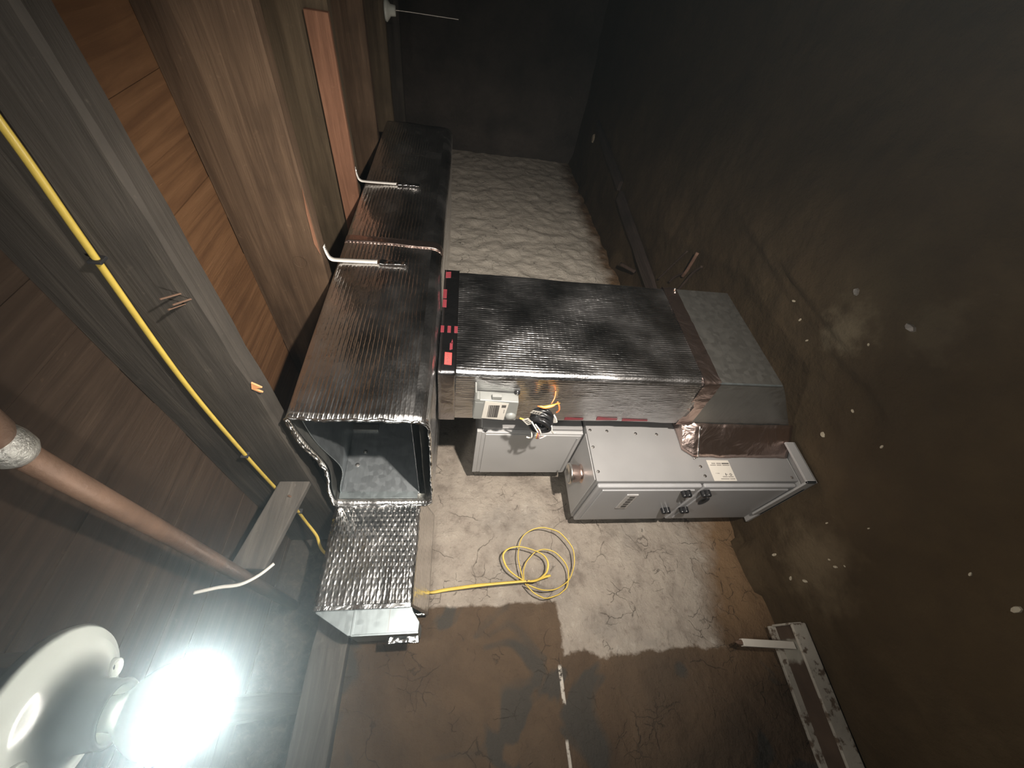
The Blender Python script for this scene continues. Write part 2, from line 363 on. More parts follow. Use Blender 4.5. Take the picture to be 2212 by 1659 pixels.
def text_mesh(name, body, size, mat, parent, origin, xdir, ydir, depth=0.0003):
    cu = bpy.data.curves.new(name, 'FONT'); cu.body = body; cu.size = size; cu.extrude = depth; cu.align_x = 'CENTER'; cu.align_y = 'CENTER'
    t = bpy.data.objects.new(name, cu); C.objects.link(t)
    me = bpy.data.meshes.new_from_object(t.evaluated_get(bpy.context.evaluated_depsgraph_get()))
    bpy.data.objects.remove(t); me.name = name
    x = Vector(xdir).normalized(); y = Vector(ydir).normalized(); z = x.cross(y); o = Vector(origin) + Vector((0, 0, E)) - ORG[parent]
    me.transform(Matrix(((x.x, y.x, z.x, o.x), (x.y, y.y, z.y, o.y), (x.z, y.z, z.z, o.z), (0, 0, 0, 1))))
    me.materials.clear(); me.materials.append(MAT[mat])
    ob = bpy.data.objects.new(name, me); C.objects.link(ob); ob.parent = parent; ORG[ob] = ORG[parent]; return ob

# ------------------------------------------------------------------ the room
X0, X1, Y0, Y1 = -2.6, 5.25, -2.6, 1.75
def grid(mb, us, vs, fn):
    n = len(vs)
    mb.add([fn(u, v) for u in us for v in vs], [(i * n + j, (i + 1) * n + j, (i + 1) * n + j + 1, i * n + j + 1) for i in range(len(us) - 1) for j in range(n - 1)])
def floor_h(x, y):
    h = 0.022 * nz(x, y, 0.3, 1.7) + 0.010 * nz(x, y, 4.0, 6.0) + 0.004 * nz(x, y, 9, 19)
    # a scraped step in front of the furnace, the ground beyond it a little lower
    step = 1 / (1 + math.exp(-(y - 0.885 - 0.02 * nz(x, 2, 1, 5)) / 0.008)) * (1 if 0.62 < x < 1.6 else math.exp(-((x - max(0.62, min(1.6, x))) / 0.12) ** 2))
    h -= 0.018 * step
    if x > 1.35 or x < 0.5: h += 0.05 * max(0, (y - 1.61 - 0.07 * x) / 0.13) * (0.6 + 0.8 * nz(x, 3, 2, 4))
    pad = (0.45 < x < 1.45 and 0.85 < y < 1.75)
    if pad: h = min(h, 0.0)
    if x < 0.25 and y > 1.4: h = min(h, 0.004)
    return -E + h - 0.004
mb = MB()
xs = sorted(set(lin(X0, -0.6, 30) + lin(-0.6, 2.6, 190) + lin(2.6, X1, 60))); ys = sorted(set(lin(Y0, -0.6, 30) + lin(-0.6, 2.12, 190)))
grid(mb, xs, ys, lambda x, y: (x, y, floor_h(x, y)))
tag(mb.build('floor', 'dirt', smooth=True), 'packed brown dirt floor scattered with pale chips', kind='structure')
def wall_d(x, z):
    d = 0.011 * nz(x, 0, z, 2.6) + 0.006 * nz(x, 5, z, 9) + (0.003 * nz(x, 3, z, 22))
    if x > 1.2: d += (0.016 * abs(nz(x, 7, z, 5.5)) + 0.010 * nz(x, 1, z, 12)) * min(1, (x - 1.2) / 0.6)
    return 1.735 + 0.07 * max(x, -1.0) + d
mb = MB()
grid(mb, sorted(set(lin(X0, -0.4, 36) + lin(-0.4, 3.2, 300) + lin(3.2, X1, 80))), lin(-E - 0.05, 0.335, 150), lambda x, z: (x, wall_d(x, z), z))
tag(mb.build('wall_back', 'wall', smooth=True), 'rough foundation wall, whitewashed parging over cracked brown plaster', kind='structure')
mb = MB(); grid(mb, lin(Y0, 2.25, 40), lin(-E - 0.05, 0.7, 40), lambda y, z: (X1 + 0.04 * nz(y, z, 3, 2), y, z))
tag(mb.build('wall_right', 'dark_wall', smooth=True), 'dark end wall beyond the duct', kind='structure')
tag(MB().box(X0 - 0.1, X0, Y0, Y1, -E - 0.05, 0.7).build('wall_left', 'dark_wall'), 'dark end wall behind the lamp', kind='structure')
tag(MB().box(X0, X1, Y0 - 0.1, Y0, -E - 0.05, 0.7).build('wall_front', 'dark_wall'), 'dark wall behind the viewer', kind='structure')
tag(MB().prism([(X0, 1.60, 0.333), (-1.0, 1.61, 0.333), (0.14, 1.688, 0.333), (0.2, 1.71, 0.333), (X1, 2.03, 0.333), (X1, 2.25, 0.333), (X0, 1.85, 0.333)], (0, 0, 0.116)).build('trim_1', 'sill', bevel=0.004), 'grey timber sill plate on top of the foundation wall', kind='structure')
tag(MB().prism([(X0, 1.75, 0.449), (X1, 2.2, 0.449), (X1, 2.25, 0.449), (X0, 1.80, 0.449)], (0, 0, 0.25)).build('trim_2', 'joist_grey'), 'rim board closing the joist ends', kind='structure')
# ceiling of subfloor planks running across the joists
ceil = tag(MB().box(X0, X1, Y0, 2.25, 0.716, 0.74).build('ceiling', 'sub2'), 'underside of the floor above', kind='structure')
y = Y0; i = 0
edges = [Y0]
while edges[-1] < 2.15:
    edges.append(edges[-1] + random.uniform(0.115, 0.15))
for tgt in (0.505, 0.615):                                   # two joints the photograph shows
    j = min(range(len(edges)), key=lambda q: abs(edges[q] - tgt)); edges[j] = tgt
for a, b in zip(edges, edges[1:]):
    cut = random.uniform(0.0, 0.5)
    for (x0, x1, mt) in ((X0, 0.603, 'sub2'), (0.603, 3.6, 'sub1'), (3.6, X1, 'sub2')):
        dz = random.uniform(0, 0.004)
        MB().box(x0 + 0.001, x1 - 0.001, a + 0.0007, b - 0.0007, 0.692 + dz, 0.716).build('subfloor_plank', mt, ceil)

# joists
def joist(x, mat, label, y0=Y0, y1=None, wd=0.055):
    y1 = 1.742 + 0.0857 * (x - X0) * 0.66
    r = thing('floor_joist', label, 'joist', (x + wd / 2, (y0 + y1) / 2, 0.45), 'floor joists overhead')
    mb = MB(); ys = lin(y0, y1, 60)
    sec = [(x, 0.45), (x + wd, 0.45), (x + wd, 0.692), (x, 0.692)]
    for k, (a, b) in enumerate(zip(ys, ys[1:])): pass
    vs = []; fs = []
    for yy in ys:
        w1 = 0.003 * nz(x, yy, 1, 3); w2 = 0.003 * nz(x, yy, 8, 5)
        ch = 0.006 + 0.004 * nz(x, yy, 5, 11)
        vs += [(x + w1, yy, 0.45 + ch), (x + w1 + ch, yy, 0.45 + w2 * .6), (x + wd - ch + w1, yy, 0.45 + w2 * .6), (x + wd + w1, yy, 0.45 + ch), (x + wd + w1, yy, 0.691), (x + w1, yy, 0.691)]
    n = 6
    for i in range(len(ys) - 1):
        for k in range(n): fs.append((i * n + k, i * n + (k + 1) % n, (i + 1) * n + (k + 1) % n, (i + 1) * n + k))
    fs += [tuple(range(n))[::-1], tuple(range((len(ys) - 1) * n, len(ys) * n))]
    mb.add(vs, fs).build('beam', mat, r)
    return r
J0 = joist(-0.03, 'joist_grey', 'grey joist right above the lit lampholder')
Jm = joist(-0.63, 'joist_grey', 'dark joist left of the lit lampholder')
J1 = joist(0.575, 'joist_grey', 'weathered grey joist with the yellow cable stapled along its side')
J2 = joist(1.168, 'joist_brown', 'brown joist with a knot and the nearer duct hanger strap')
J3 = joist(1.775, 'joist_olive', 'joist with a reddish cleat nailed along its lower edge')
J4 = joist(2.36, 'joist_brown', 'dim brown joist at the far end of the foil duct')
J5 = joist(2.95, 'joist_olive', 'darkest joist, beside the far pull chain lampholder')
joist(3.55, 'joist_grey', 'joist lost in the dark beyond the far lampholder')
MB().box(1.753, 1.7755, 0.34, 1.6, 0.446, 0.522).build('cleat', 'cleat', J3, bevel=0.003)['label'] = 'reddish brown cleat board'
for (yy, zz, a) in ((0.517, 0.474, 0.3), (0.528, 0.463, 0.0), (0.540, 0.478, -0.2)):
    MB().tube([(0.577, yy, zz), (0.545, yy - 0.012, zz + 0.012 + 0.01 * a)], 0.0016, 6).build('nail', 'rust', J1)
MB().prism([(0.572, 0.765, 0.449), (0.572, 0.782, 0.432), (0.572, 0.787, 0.449), (0.572, 0.80, 0.436), (0.572, 0.80, 0.443), (0.572, 0.788, 0.456)], (0.004, 0, 0)).build('splinter', 'splinter', J1)['label'] = 'raw orange splinter'
MB().prism([(1.166, 0.62, 0.452), (1.166, 0.84, 0.452), (1.166, 0.80, 0.462), (1.166, 0.70, 0.459)], (0.003, 0, 0)).build('splinter', 'cleat', J2)
k = MB().lathe((1.168, 0.875, 0.525), [(0.0, -0.001), (0.010, -0.002), (0.014, 0.0005), (0.017, -0.003), (0.022, 0.002)], 20, (-1, 0, 0)).build('knot', 'joist_brown', J2, smooth=True)
# the diagonal bridging board in the nearest bay
r = thing('bridging_board', 'short diagonal bridging board crossing in front of the yellow cable', 'board', (0.44, 1.30, 0.51))
MB().prism([(0.573, 1.29, 0.455), (0.573, 1.29, 0.548), (0.312, 1.29, 0.610), (0.306, 1.29, 0.515)], (0, 0.024, 0)).build('board', 'sill', r, bevel=0.004)
MB().tube([(0.52, 1.291, 0.50), (0.52, 1.282, 0.505)], 0.003, 8).build('nail', 'rust', r)

# ------------------------------------------------------------------ main trunk duct
T = thing('trunk_duct', 'large foil wrapped trunk duct hung below the joists, open at its near end', 'duct', (1.55, 1.19, 0.06))
def trunk_pt(y, z, x):
    g = math.exp(-max(0, x - 0.565) / 0.35)
    sag = 0.034 * math.exp(-((y - 1.19) / 0.16) ** 2) * g * (1 if z > 0.3 else 0)
    q = 0.0045 * nz(x * 2, y * 3, z * 3, 2.2) + 0.002 * nz(x, y, z, 14)
    f = 0.006 * math.cos((z - 0.24) / 0.18 * 1.4) if y < 0.95 else 0
    d = 0.010 * max(0, math.sin((x - 0.565) / 0.62 * math.pi)) if z < 0.1 else 0      # the underside bellies between hangers
    return (x + (0.006 * nz(y, z, 2, 30) if x < 0.57 else 0), y - f + q, z - sag + q * 0.7 - d * 0.5)
sec = rrect(0.90, 1.49, 0.062, 0.420, (0.040, 0.045, 0.02, 0.012))
mb = MB(); sleeve(mb, sec, lin(0.565, 2.50, 96), lambda a, b, t: trunk_pt(a, b, t))
mb.build('foil_wrap', 'foil', T, smooth=True, solid=0.004)
mb = MB(); n = 4
mb.add([trunk_pt(a, b, 2.499) for a, b in sec], [tuple(range(len(sec)))]); mb.build('end_cap', 'tape_dark', T)
# torn, rope-like edge round the opening
ring = [trunk_pt(a, b, 0.565) for a, b in sec]; pts = []; rad = []
dense = catmull(ring, 3, True)
for i, p in enumerate(dense):
    pts.append((p[0] - 0.002 + 0.003 * nz(p[1], p[2], 1, 60), p[1] + 0.002 * nz(p[1], p[2], 4, 80), p[2] + 0.002 * nz(p[1], p[2], 7, 80))); rad.append(0.0042 + 0.0022 * nz(p[1], p[2], 3, 90))
MB().tube(pts, rad, 7).build('torn_edge', 'fray', T, smooth=True)['label'] = 'ragged bright foil edge'
# steel liner inside
def liner_pt(y, z, x):
    g = math.exp(-max(0, x - 0.60) / 0.25)
    return (x, y, z - (0.045 * math.exp(-((y - 1.25) / 0.13) ** 2) * g if z > 0.3 else 0))
mb = MB(); sl = rrect(0.945, 1.452, 0.115, 0.400, (0.004,) * 4, 0.03, 1); sleeve(mb, sl, lin(0.60, 2.45, 40), liner_pt)
mb.build('steel_liner', 'galv', T, solid=0.0012)
mb = MB(); s2 = rrect(0.925, 1.47, 0.090, 0.412, (0.01,) * 4, 0.03, 2); sleeve(mb, s2, lin(0.575, 0.80, 8), lambda a, b, t: trunk_pt(a, b, t)); mb.build('wrap_lining', 'galv_dark', T, smooth=True)
MB().box(0.578, 0.602, 1.449, 1.457, 0.12, 0.398).build('drive_cleat', 'galv_bright', T)['label'] = 'bright folded sheet metal edge'
MB().tube([(0.599, yy, liner_pt(yy, 0.40, 0.60)[2] - 0.001) for yy in lin(0.95, 1.45, 24)], 0.0016, 6).build('liner_edge', 'galv_bright', T)
for x, z in ((0.767, 0.336), (0.710, 0.356)): MB().lathe((x, 1.451, z), [(0, 0.006), (0.004, 0.0055), (0.0045, 0.002), (0.008, 0.0015), (0.008, 0)], 12, (0, -1, 0)).build('screw', 'screw', T)
MB().box(0.86, 0.885, 1.438, 1.451, 0.30, 0.398).build('bracket', 'galv_dark', T)
# tape seam round the trunk
sec2 = [(a if abs(a - 1.195) < 0.28 else a + (-0.002 if a < 1.2 else 0.002), b) for a, b in rrect(0.899, 1.491, 0.0605, 0.4215, (0.040, 0.045, 0.02, 0.012))]
mb = MB(); sleeve(mb, sec2, lin(1.335, 1.375, 5), lambda a, b, t: (lambda p: (p[0] + 0.012 * (b - 0.2), p[1] - (0.002 if a < 1 else 0), p[2]))(trunk_pt(a, b, t))); mb.build('foil_tape', 'tape_warm', T, smooth=True, solid=0.0008)['label'] = 'creased band of foil tape'
MB().prism([(0.595, 1.452, 0.09), (0.595, 1.49, 0.085), (0.595, 1.49, 0.13), (0.595, 1.452, 0.12)], (0.2, 0, 0)).build('foil_scrap', 'fray', T)

# ------------------------------------------------------------------ branch duct along the wall
Bd = thing('branch_duct', 'smaller foil wrapped duct along the wall with a bare steel end', 'duct', (0.38, 1.6, 0.06))
def branch_pt(y, z, x):
    q = 0.004 * nz(x * 2, y * 2, z * 2, 4) + 0.0015 * nz(x, y, z, 30)
    puck = 0.006 * math.exp(-(x - 0.226) / 0.02) * math.sin(z * 420 + 3 * nz(z, 1, 1, 30))
    return (x, y - q - max(0, puck), z + q * 0.5)
ps = [(1.495, 0.112), (1.70, 0.064), (1.70, 0.415), (1.495, 0.415)]
sb = []
for i, p in enumerate(ps):
    q = ps[(i + 1) % 4]; kx = max(2, int(math.dist(p, q) / 0.015))
    for j in range(kx): sb.append((p[0] + (q[0] - p[0]) * j / kx, p[1] + (q[1] - p[1]) * j / kx))
mb = MB(); sleeve(mb, sb, lin(0.226, 0.60, 40), branch_pt); mb.build('foil_wrap', 'foil_big', Bd, smooth=True, solid=0.003)
end = [(0.238, 1.502, 0.410), (0.220, 1.502, 0.408), (0.155, 1.502, 0.300), (0.153, 1.502, 0.085), (0.184, 1.502, 0.083), (0.216, 1.502, 0.106), (0.232, 1.502, 0.112)]
MB().prism(end, (0, 0.18, 0)).build('steel_end', 'galv_bright', Bd, bevel=0.0015)['label'] = 'bare galvanised end piece'
MB().box(0.153, 0.240, 1.4985, 1.5025, 0.283, 0.291).build('standing_seam', 'galv_bright', Bd, bevel=0.001)
MB().box(0.160, 0.234, 1.5008, 1.5025, 0.178, 0.1795).build('crease', 'galv_dark', Bd)
MB().box(0.1515, 0.1575, 1.498, 1.503, 0.084, 0.288).build('end_flange', 'galv_bright', Bd, bevel=0.001)
MB().box(0.224, 0.240, 1.4895, 1.4955, 0.113, 0.412).build('torn_edge', 'fray', Bd, bevel=0.002)['label'] = 'torn foil edge'
mb = MB(); grid(mb, lin(0.128, 0.150, 6), lin(0.080, 0.178, 26), lambda x, z: (x, 1.52 + 0.006 * nz(x, z, 2, 70), z)); mb.build('foil_flap', 'fray', Bd, smooth=True, solid=0.001)

# ------------------------------------------------------------------ return plenum
PX0, PX1, PY0, PY1 = 0.76, 1.258, 0.93, 1.19
Pl = thing('return_plenum', 'tall foil wrapped return duct dropping from the trunk to the furnace base', 'duct', (1.0, 1.06, -1.36))
def plen_pt(x, y, z):
    q = 0.0035 * nz(x * 2, y * 2, z * 2, 2.5) + 0.0012 * nz(x, y, z, 16)
    dx = -1 if x < 0.8 else (1 if x > 1.22 else 0); dy = -1 if y < 0.96 else (1 if y > 1.16 else 0)
    return (x + q * dx, y + q * dy, z)
sec = rrect(PX0, PX1, PY0, PY1, (0.022, 0.018, 0.02, 0.02), 0.02, 5)
mb = MB(); sleeve(mb, sec, lin(-0.858, 0.047, 60), lambda a, b, t: plen_pt(a, b, t)); mb.build('foil_wrap', 'foil_side', Pl, smooth=True, solid=0.002)
st = rrect(PX0 - 0.004, PX1 + 0.004, PY0 - 0.004, PY1 + 0.004, (0.012,) * 4, 0.04, 4)
mb = MB(); sleeve(mb, st, lin(-0.005, 0.050, 6), lambda a, b, t: (a, b, t)); tp = mb.build('foil_tape', 'tape_dark', Pl, smooth=True, solid=0.001)
tp['label'] = 'dark glossy tape band with red print'
TY = PY0 - 0.0052
def pr(x0, x1, z0, z1, sh, mat='red_dim', nm='printed_block'):
    return MB().prism([(x0 + sh, TY, z0), (x1 + sh, TY, z0), (x1, TY, z1), (x0, TY, z1)], (0, 0.0004, 0)).build(nm, mat, tp)
pr(0.788, 0.838, 0.010, 0.032, -0.002, 'red', 'printed_label')
text_mesh('printed_text', '181B-FX', 0.0125, 'ink', tp, (0.812, TY - 0.0003, 0.021), (1, 0, 0.05), (0, 0, 1))
pr(0.848, 0.877, 0.009, 0.018, 0.004); MB().prism([(0.877, TY, 0.008), (0.896, TY, 0.0105), (0.877, TY, 0.015)], (0, 0.0004, 0)).build('printed_block', 'red_dim', tp)
for z in (0.039, 0.017, -0.005): pr(0.924, 0.955, z, z + 0.011, 0.0)
for (a, b, z, sh) in ((1.045, 1.085, 0.036, 0.0), (1.092, 1.14, 0.037, 0.0)): pr(a, b, z, z + 0.013, sh)
pr(1.205, 1.24, 0.026, 0.045, 0.004)
# sheet-metal elbow at the bottom
prof = [(0.933, -0.84), (0.933, -1.122), (0.985, -1.170), (1.212, -1.361), (1.255, -1.361), (1.255, -0.955), (1.20, -0.90), (1.186, -0.86), (1.186, -0.84)]
MB().prism([(PX0 + 0.003, y, z) for y, z in prof], (PX1 - PX0 - 0.006, 0, 0)).build('steel_boot', 'galv_dark', Pl, bevel=0.0025)['label'] = 'bare sheet metal elbow'
MB().box(PX0 - 0.001, PX0 + 0.004, 0.930, 0.935, -1.115, -0.875).build('corner_seam', 'galv_bright', Pl)
MB().box(PX0 - 0.002, PX0 + 0.002, 1.19, 1.20, -1.345, -0.92).build('corner_seam', 'galv_dark', Pl)
# crumpled tape where wrap meets boot, and where boot meets furnace
def crumple(mb, us, vs, fn, amp, sc):
    def g(u, v):
        p = Vector(fn(u, v)); return p + Vector((nz(*p, sc), nz(p.y, p.z, p.x, sc), nz(p.z, p.x, p.y, sc))) * amp
    grid(mb, us, vs, g)
sk = rrect(PX0 - 0.003, PX1 + 0.003, PY0 - 0.003, PY1 + 0.003, (0.012,) * 4, 0.02, 3); n = len(sk)
mb = MB(); sleeve(mb, sk, lin(-0.905, -0.845, 7), lambda a, b, t: (a + 0.003 * nz(a, b, t, 50), b + 0.003 * nz(b, t, a, 50), t - (0.07 if b < 0.94 else 0) * 0 + 0.05 * ((b - 1.19) / 0.26 if a < 0.8 else (-1 if b < 1 else 0)) * -0.4)); mb.build('foil_tape', 'tape_warm', Pl, smooth=True)['label'] = 'crumpled tape at the foot of the wrap'
inn = [(PX0, -1.35), (PX0, -0.925), (PX0 + 0.05, -0.885), (PX1, -0.885), (PX1, -1.35)]; out = [(0.668, -1.353), (0.668, -0.935), (0.70, -0.900), (1.285, -0.900), (1.285, -1.353)]
mb = MB()
for i in range(4):
    a0, a1, b0, b1 = inn[i], inn[i + 1], out[i], out[i + 1]
    def fn(u, v, a0=a0, a1=a1, b0=b0, b1=b1):
        ax = a0[0] + (a1[0] - a0[0]) * u; az = a0[1] + (a1[1] - a0[1]) * u; bx = b0[0] + (b1[0] - b0[0]) * u; bz = b0[1] + (b1[1] - b0[1]) * u
        return (ax + (bx - ax) * v, 1.178 + (1.281 - 1.178) * v, az + (bz - az) * v)
    crumple(mb, lin(0, 1, 26), lin(0, 1, 9), fn, 0.0035, 26)
mb.build('boot_tape', 'tape_warm', Pl, smooth=True, weld=True, solid=0.001)['label'] = 'reddish reflecting tape flared onto the furnace'
for a, b in (((0.668, 1.278, -0.955), (0.752, 1.186, -0.945)), ((0.69, 1.27, -1.35), (0.757, 1.19, -1.33)), ((0.66, 1.277, -0.935), (0.675, 1.279, -0.97))):
    p = [Vector(a).lerp(Vector(b), t) + Vector((nz(t, 1, 3, 9), nz(t, 5, 2, 9), nz(t, 7, 7, 9))) * 0.005 for t in lin(0, 1, 10)]
    MB().tube(p, 0.003, 6).build('tape_fold', 'fray', Pl, smooth=True)
for p in ((0.71, 1.236, -1.10), (0.745, 1.197, -0.955), (1.245, 0.926, -0.878), (1.225, 0.926, -0.872)): MB().lathe(p, [(0, 0.004), (0.004, 0.003), (0.005, 0)], 8, (-0.6, -0.8, 0)).build('screw', 'screw', Pl)
for (y0, y1, z0, z1) in ((1.155, 1.172, -0.47, -0.40), (1.150, 1.168, -0.60, -0.52), (1.155, 1.17, -0.72, -0.62)):
    MB().prism([(PX0 - 0.0035, y0, z1), (PX0 - 0.0035, y1, z1), (PX0 - 0.0035, y1 - 0.003, z0), (PX0 - 0.0035, y0 + 0.004, z0)], (0.0006, 0, 0)).build('printed_block', 'red_dim', Pl)

# ------------------------------------------------------------------ furnace
FX0, FX1, FY0, FY1, FT, FB = 0.564, 1.30, 1.284, 1.654, -0.524, -1.352
Fu = thing('furnace', 'upright grey gas furnace with two latched doors and a white label on its side', 'furnace', (0.93, 1.47, -1.364))
MB().box(FX0 + 0.006, FX1, FY0, FY1, FB, FT).build('cabinet', 'grey_top', Fu, bevel=0.002)
def door(z0, z1, nm):
    d = MB().box(FX0 - 0.012, FX0 + 0.006, FY0 + 0.013, FY1 - 0.006, z0, z1).build(nm, 'door', Fu, bevel=0.007, seg=4)
    MB().box(FX0 - 0.017, FX0 - 0.010, FY0 + 0.034, FY1 - 0.028, z0 + 0.022, z1 - 0.022).build('raised_field', 'door', d, bevel=0.005, seg=3)
    return d
d1 = door(-0.944, -0.530, 'door'); d2 = door(-1.345, -0.951, 'door')
def latch(y, z, par, ang):
    c = Vector((FX0 - 0.030, y, z)); a = Vector((0, math.cos(ang), math.sin(ang))); b = Vector((0, -math.sin(ang), math.cos(ang)))
    mb = MB(); pr_ = []
    for s in (-1, 1): mb.lathe(c + a * 0.0085 * s, [(0.0, 0.012), (0.0075, 0.011), (0.0105, 0.007), (0.0105, -0.014)], 18, (-1, 0, 0))
    mb.obox(c + Vector((0.001, 0, 0)), (0.011, 0, 0), a * 0.0085, b * 0.008)
    mb.build('latch', 'black', par, bevel=0.002)
latch(1.325, -0.884, d1, 1.3); latch(1.500, -0.882, d1, 1.3); latch(1.323, -0.963, d2, 1.3); latch(1.497, -0.962, d2, 1.3)
w_ = MB().lathe((FX0 - 0.0178, 1.421, -1.013), [(0.0, 0.001), (0.022, 0.001), (0.026, 0.0025), (0.028, 0.0)], 28, (-1, 0, 0))
for i, p in enumerate(w_.v): w_.v[i] = Vector((p.x, 1.421 + (p.y - 1.421) * 1.25, -1.013 + (p.z + 1.013) * 0.62))
w_.build('sight_window', 'dark', d2)['label'] = 'dark oval sight window'
bd = MB().box(FX0 - 0.0215, FX0 - 0.016, 1.350, 1.487, -0.706, -0.660).build('badge', 'badge', d1, bevel=0.002)
for i, (a, b) in enumerate(((1.363, 1.379), (1.385, 1.401), (1.407, 1.425), (1.431, 1.447), (1.453, 1.473))):
    MB().box(FX0 - 0.0225, FX0 - 0.021, a, b, -0.697, -0.676).build('badge_letter', 'ink', d1, bevel=0.0008)
for i, (x, z) in enumerate(((0.784, -0.538), (0.781, -0.607), (0.772, -0.726), (0.77, -0.815), (0.709, -0.536), (0.607, -0.536), (0.63, -0.955), (0.591, -0.959), (0.585, -1.33))):
    MB().lathe((x, FY0, z), [(0, 0.004), (0.0035, 0.0035), (0.004, 0.0012), (0.0062, 0.001), (0.0062, 0)], 10, (0, -1, 0)).build('screw', 'screw', Fu)
# rating label
Ly = FY0 - 0.0006
lb = MB().prism([(0.5705, Ly, -0.990), (0.6575, Ly, -0.989), (0.6575, Ly, -1.083), (0.5705, Ly, -1.085)], (0, 0.0005, 0)).build('rating_label', 'paper', Fu); lb['label'] = 'white rating label with grey print'
def lb_bar(x0, x1, z0, z1, mat='ink_pale'): MB().box(x0, x1, Ly - 0.0004, Ly, z0, z1).build('print_line', mat, lb)
# columns of print run along the label's length (label text is turned a quarter)
for (x0, x1, z0, z1, mt) in ((0.641, 0.646, -1.022, -1.006, 'ink_pale'), (0.641, 0.646, -1.047, -1.027, 'ink_pale'), (0.641, 0.646, -1.080, -1.050, 'ink'), (0.634, 0.638, -1.022, -0.998, 'ink_pale'), (0.634, 0.638, -1.046, -1.026, 'ink_pale'), (0.634, 0.638, -1.080, -1.050, 'ink_pale'),
                             (0.586, 0.590, -1.052, -1.032, 'ink_pale'), (0.586, 0.590, -1.077, -1.055, 'ink_pale'), (0.577, 0.581, -1.056, -1.021, 'ink_pale'), (0.577, 0.581, -1.080, -1.059, 'ink_pale'),
                             (0.593, 0.602, -1.051, -1.047, 'ink'), (0.5965, 0.598, -1.059, -1.053, 'ink'), (0.600, 0.603, -1.024, -1.014, 'ink_pale'), (0.600, 0.603, -1.010, -1.008, 'ink_pale')): lb_bar(x0, x1, z0, z1, mt)
mb = MB().lathe((0.597, Ly, -1.069), [(0.0028, 0.0), (0.0028, 0.0004), (0.005, 0.0004), (0.005, 0.0)], 18, (0, -1, 0)); mb.build('print_mark', 'ink', lb)
# open base tray
for (x0, x1, y0, y1) in ((FX0 - 0.028, 0.71, 1.223, 1.232), (FX0 - 0.028, FX0 - 0.020, 1.223, 1.56)): MB().box(x0, x1, y0, y1, -1.362, -1.322).build('base_flange', 'grey', Fu, bevel=0.001)
MB().box(FX0 - 0.028, 0.71, 1.223, 1.284, -1.364, -1.358).build('base_tray', 'grey', Fu, bevel=0.001)
MB().box(FX0 - 0.028, FX1, 1.284, FY1, -1.364, FB).build('base_tray', 'grey', Fu)
# vent collar on the furnace top, wrapped in foil
vc = MB().lathe((0.668, 1.43, -0.524), [(0.042, 0.0), (0.038, 0.004), (0.030, 0.008), (0.032, 0.014), (0.036, 0.026), (0.036, 0.048)], 28).build('vent_collar', 'tape_warm', Fu, smooth=True); vc['label'] = 'short shiny vent collar'
MB().lathe((0.668, 1.43, -0.524), [(0.033, 0.047), (0.041, 0.046), (0.043, 0.049), (0.042, 0.054), (0.034, 0.055), (0.033, 0.050), (0.0, 0.049)], 28).build('collar_rim', 'screw', vc, smooth=True)
MB().box(0.58, 0.775, 1.295, 1.645, FT, FT + 0.003).build('top_panel', 'grey', Fu, bevel=0.001)

# evaporator coil cabinet on top
Co = thing('coil_cabinet', 'smaller plain grey coil cabinet standing on the furnace behind the plenum', 'cabinet', (1.04, 1.48, -0.520))
CX = 0.782
MB().box(CX, 1.30, 1.312, 1.660, -0.519, -0.112).build('cabinet', 'grey', Co, bevel=0.002)
MB().box(CX + 0.012, 1.29, 1.296, 1.312, -0.515, -0.116).build('front_panel', 'grey_top', Co, bevel=0.002)
MB().box(CX - 0.004, CX, 1.322, 1.655, -0.512, -0.128).build('side_panel', 'grey', Co, bevel=0.0015)
MB().box(CX - 0.003, CX + 0.012, 1.302, 1.655, -0.112, -0.094).build('top_flange', 'grey', Co, bevel=0.001)
MB().prism([(CX - 0.001, 1.300, -0.118), (CX - 0.001, 1.312, -0.126), (CX - 0.001, 1.300, -0.134)], (0.006, 0, 0)).build('notch_shade', 'dark', Co)  # solid dark wedge, painting the shade inside a cut-out
MB().box(CX - 0.006, CX - 0.003, 1.340, 1.640, -0.503, -0.497).build('panel_rib', 'grey_top', Co, bevel=0.001)

# ------------------------------------------------------------------ control module and its wiring
Ct = thing('control_module', 'small grey plastic control box with a barcode label screwed to the plenum', 'control box', (0.74, 1.06, -0.14))
CF = 0.716
MB().prism([(CF, 1.005, -0.066), (CF, 1.112, -0.064), (CF, 1.120, -0.211), (CF, 1.013, -0.207)], (0.037, 0, 0)).build('housing', 'plastic', Ct, bevel=0.003)
MB().prism([(0.754, 0.955, -0.068), (0.754, 1.11, -0.066), (0.754, 1.118, -0.215), (0.754, 0.995, -0.211), (0.754, 0.975, -0.12), (0.754, 0.955, -0.08)], (0.003, 0, 0)).build('back_plate', 'clear', Ct)
MB().box(CF - 0.0005, 0.756, 0.965, 1.006, -0.070, -0.065).build('bracket', 'plastic', Ct, bevel=0.001)
MB().lathe((CF, 1.006, -0.076), [(0.0, 0.001), (0.007, 0.001), (0.007, -0.03)], 14, (-1, 0, 0)).build('screw_boss', 'plastic', Ct)
MB().box(CF + 0.004, CF + 0.016, 0.992, 1.007, -0.150, -0.120).build('clip', 'plastic', Ct, bevel=0.001)
lab = MB().prism([(CF - 0.0012, 1.009, -0.099), (CF - 0.0012, 1.107, -0.094), (CF - 0.0012, 1.116, -0.169), (CF - 0.0012, 1.019, -0.175)], (0.0008, 0, 0)).build('barcode_label', 'paper', Ct); lab['label'] = 'white barcode label'
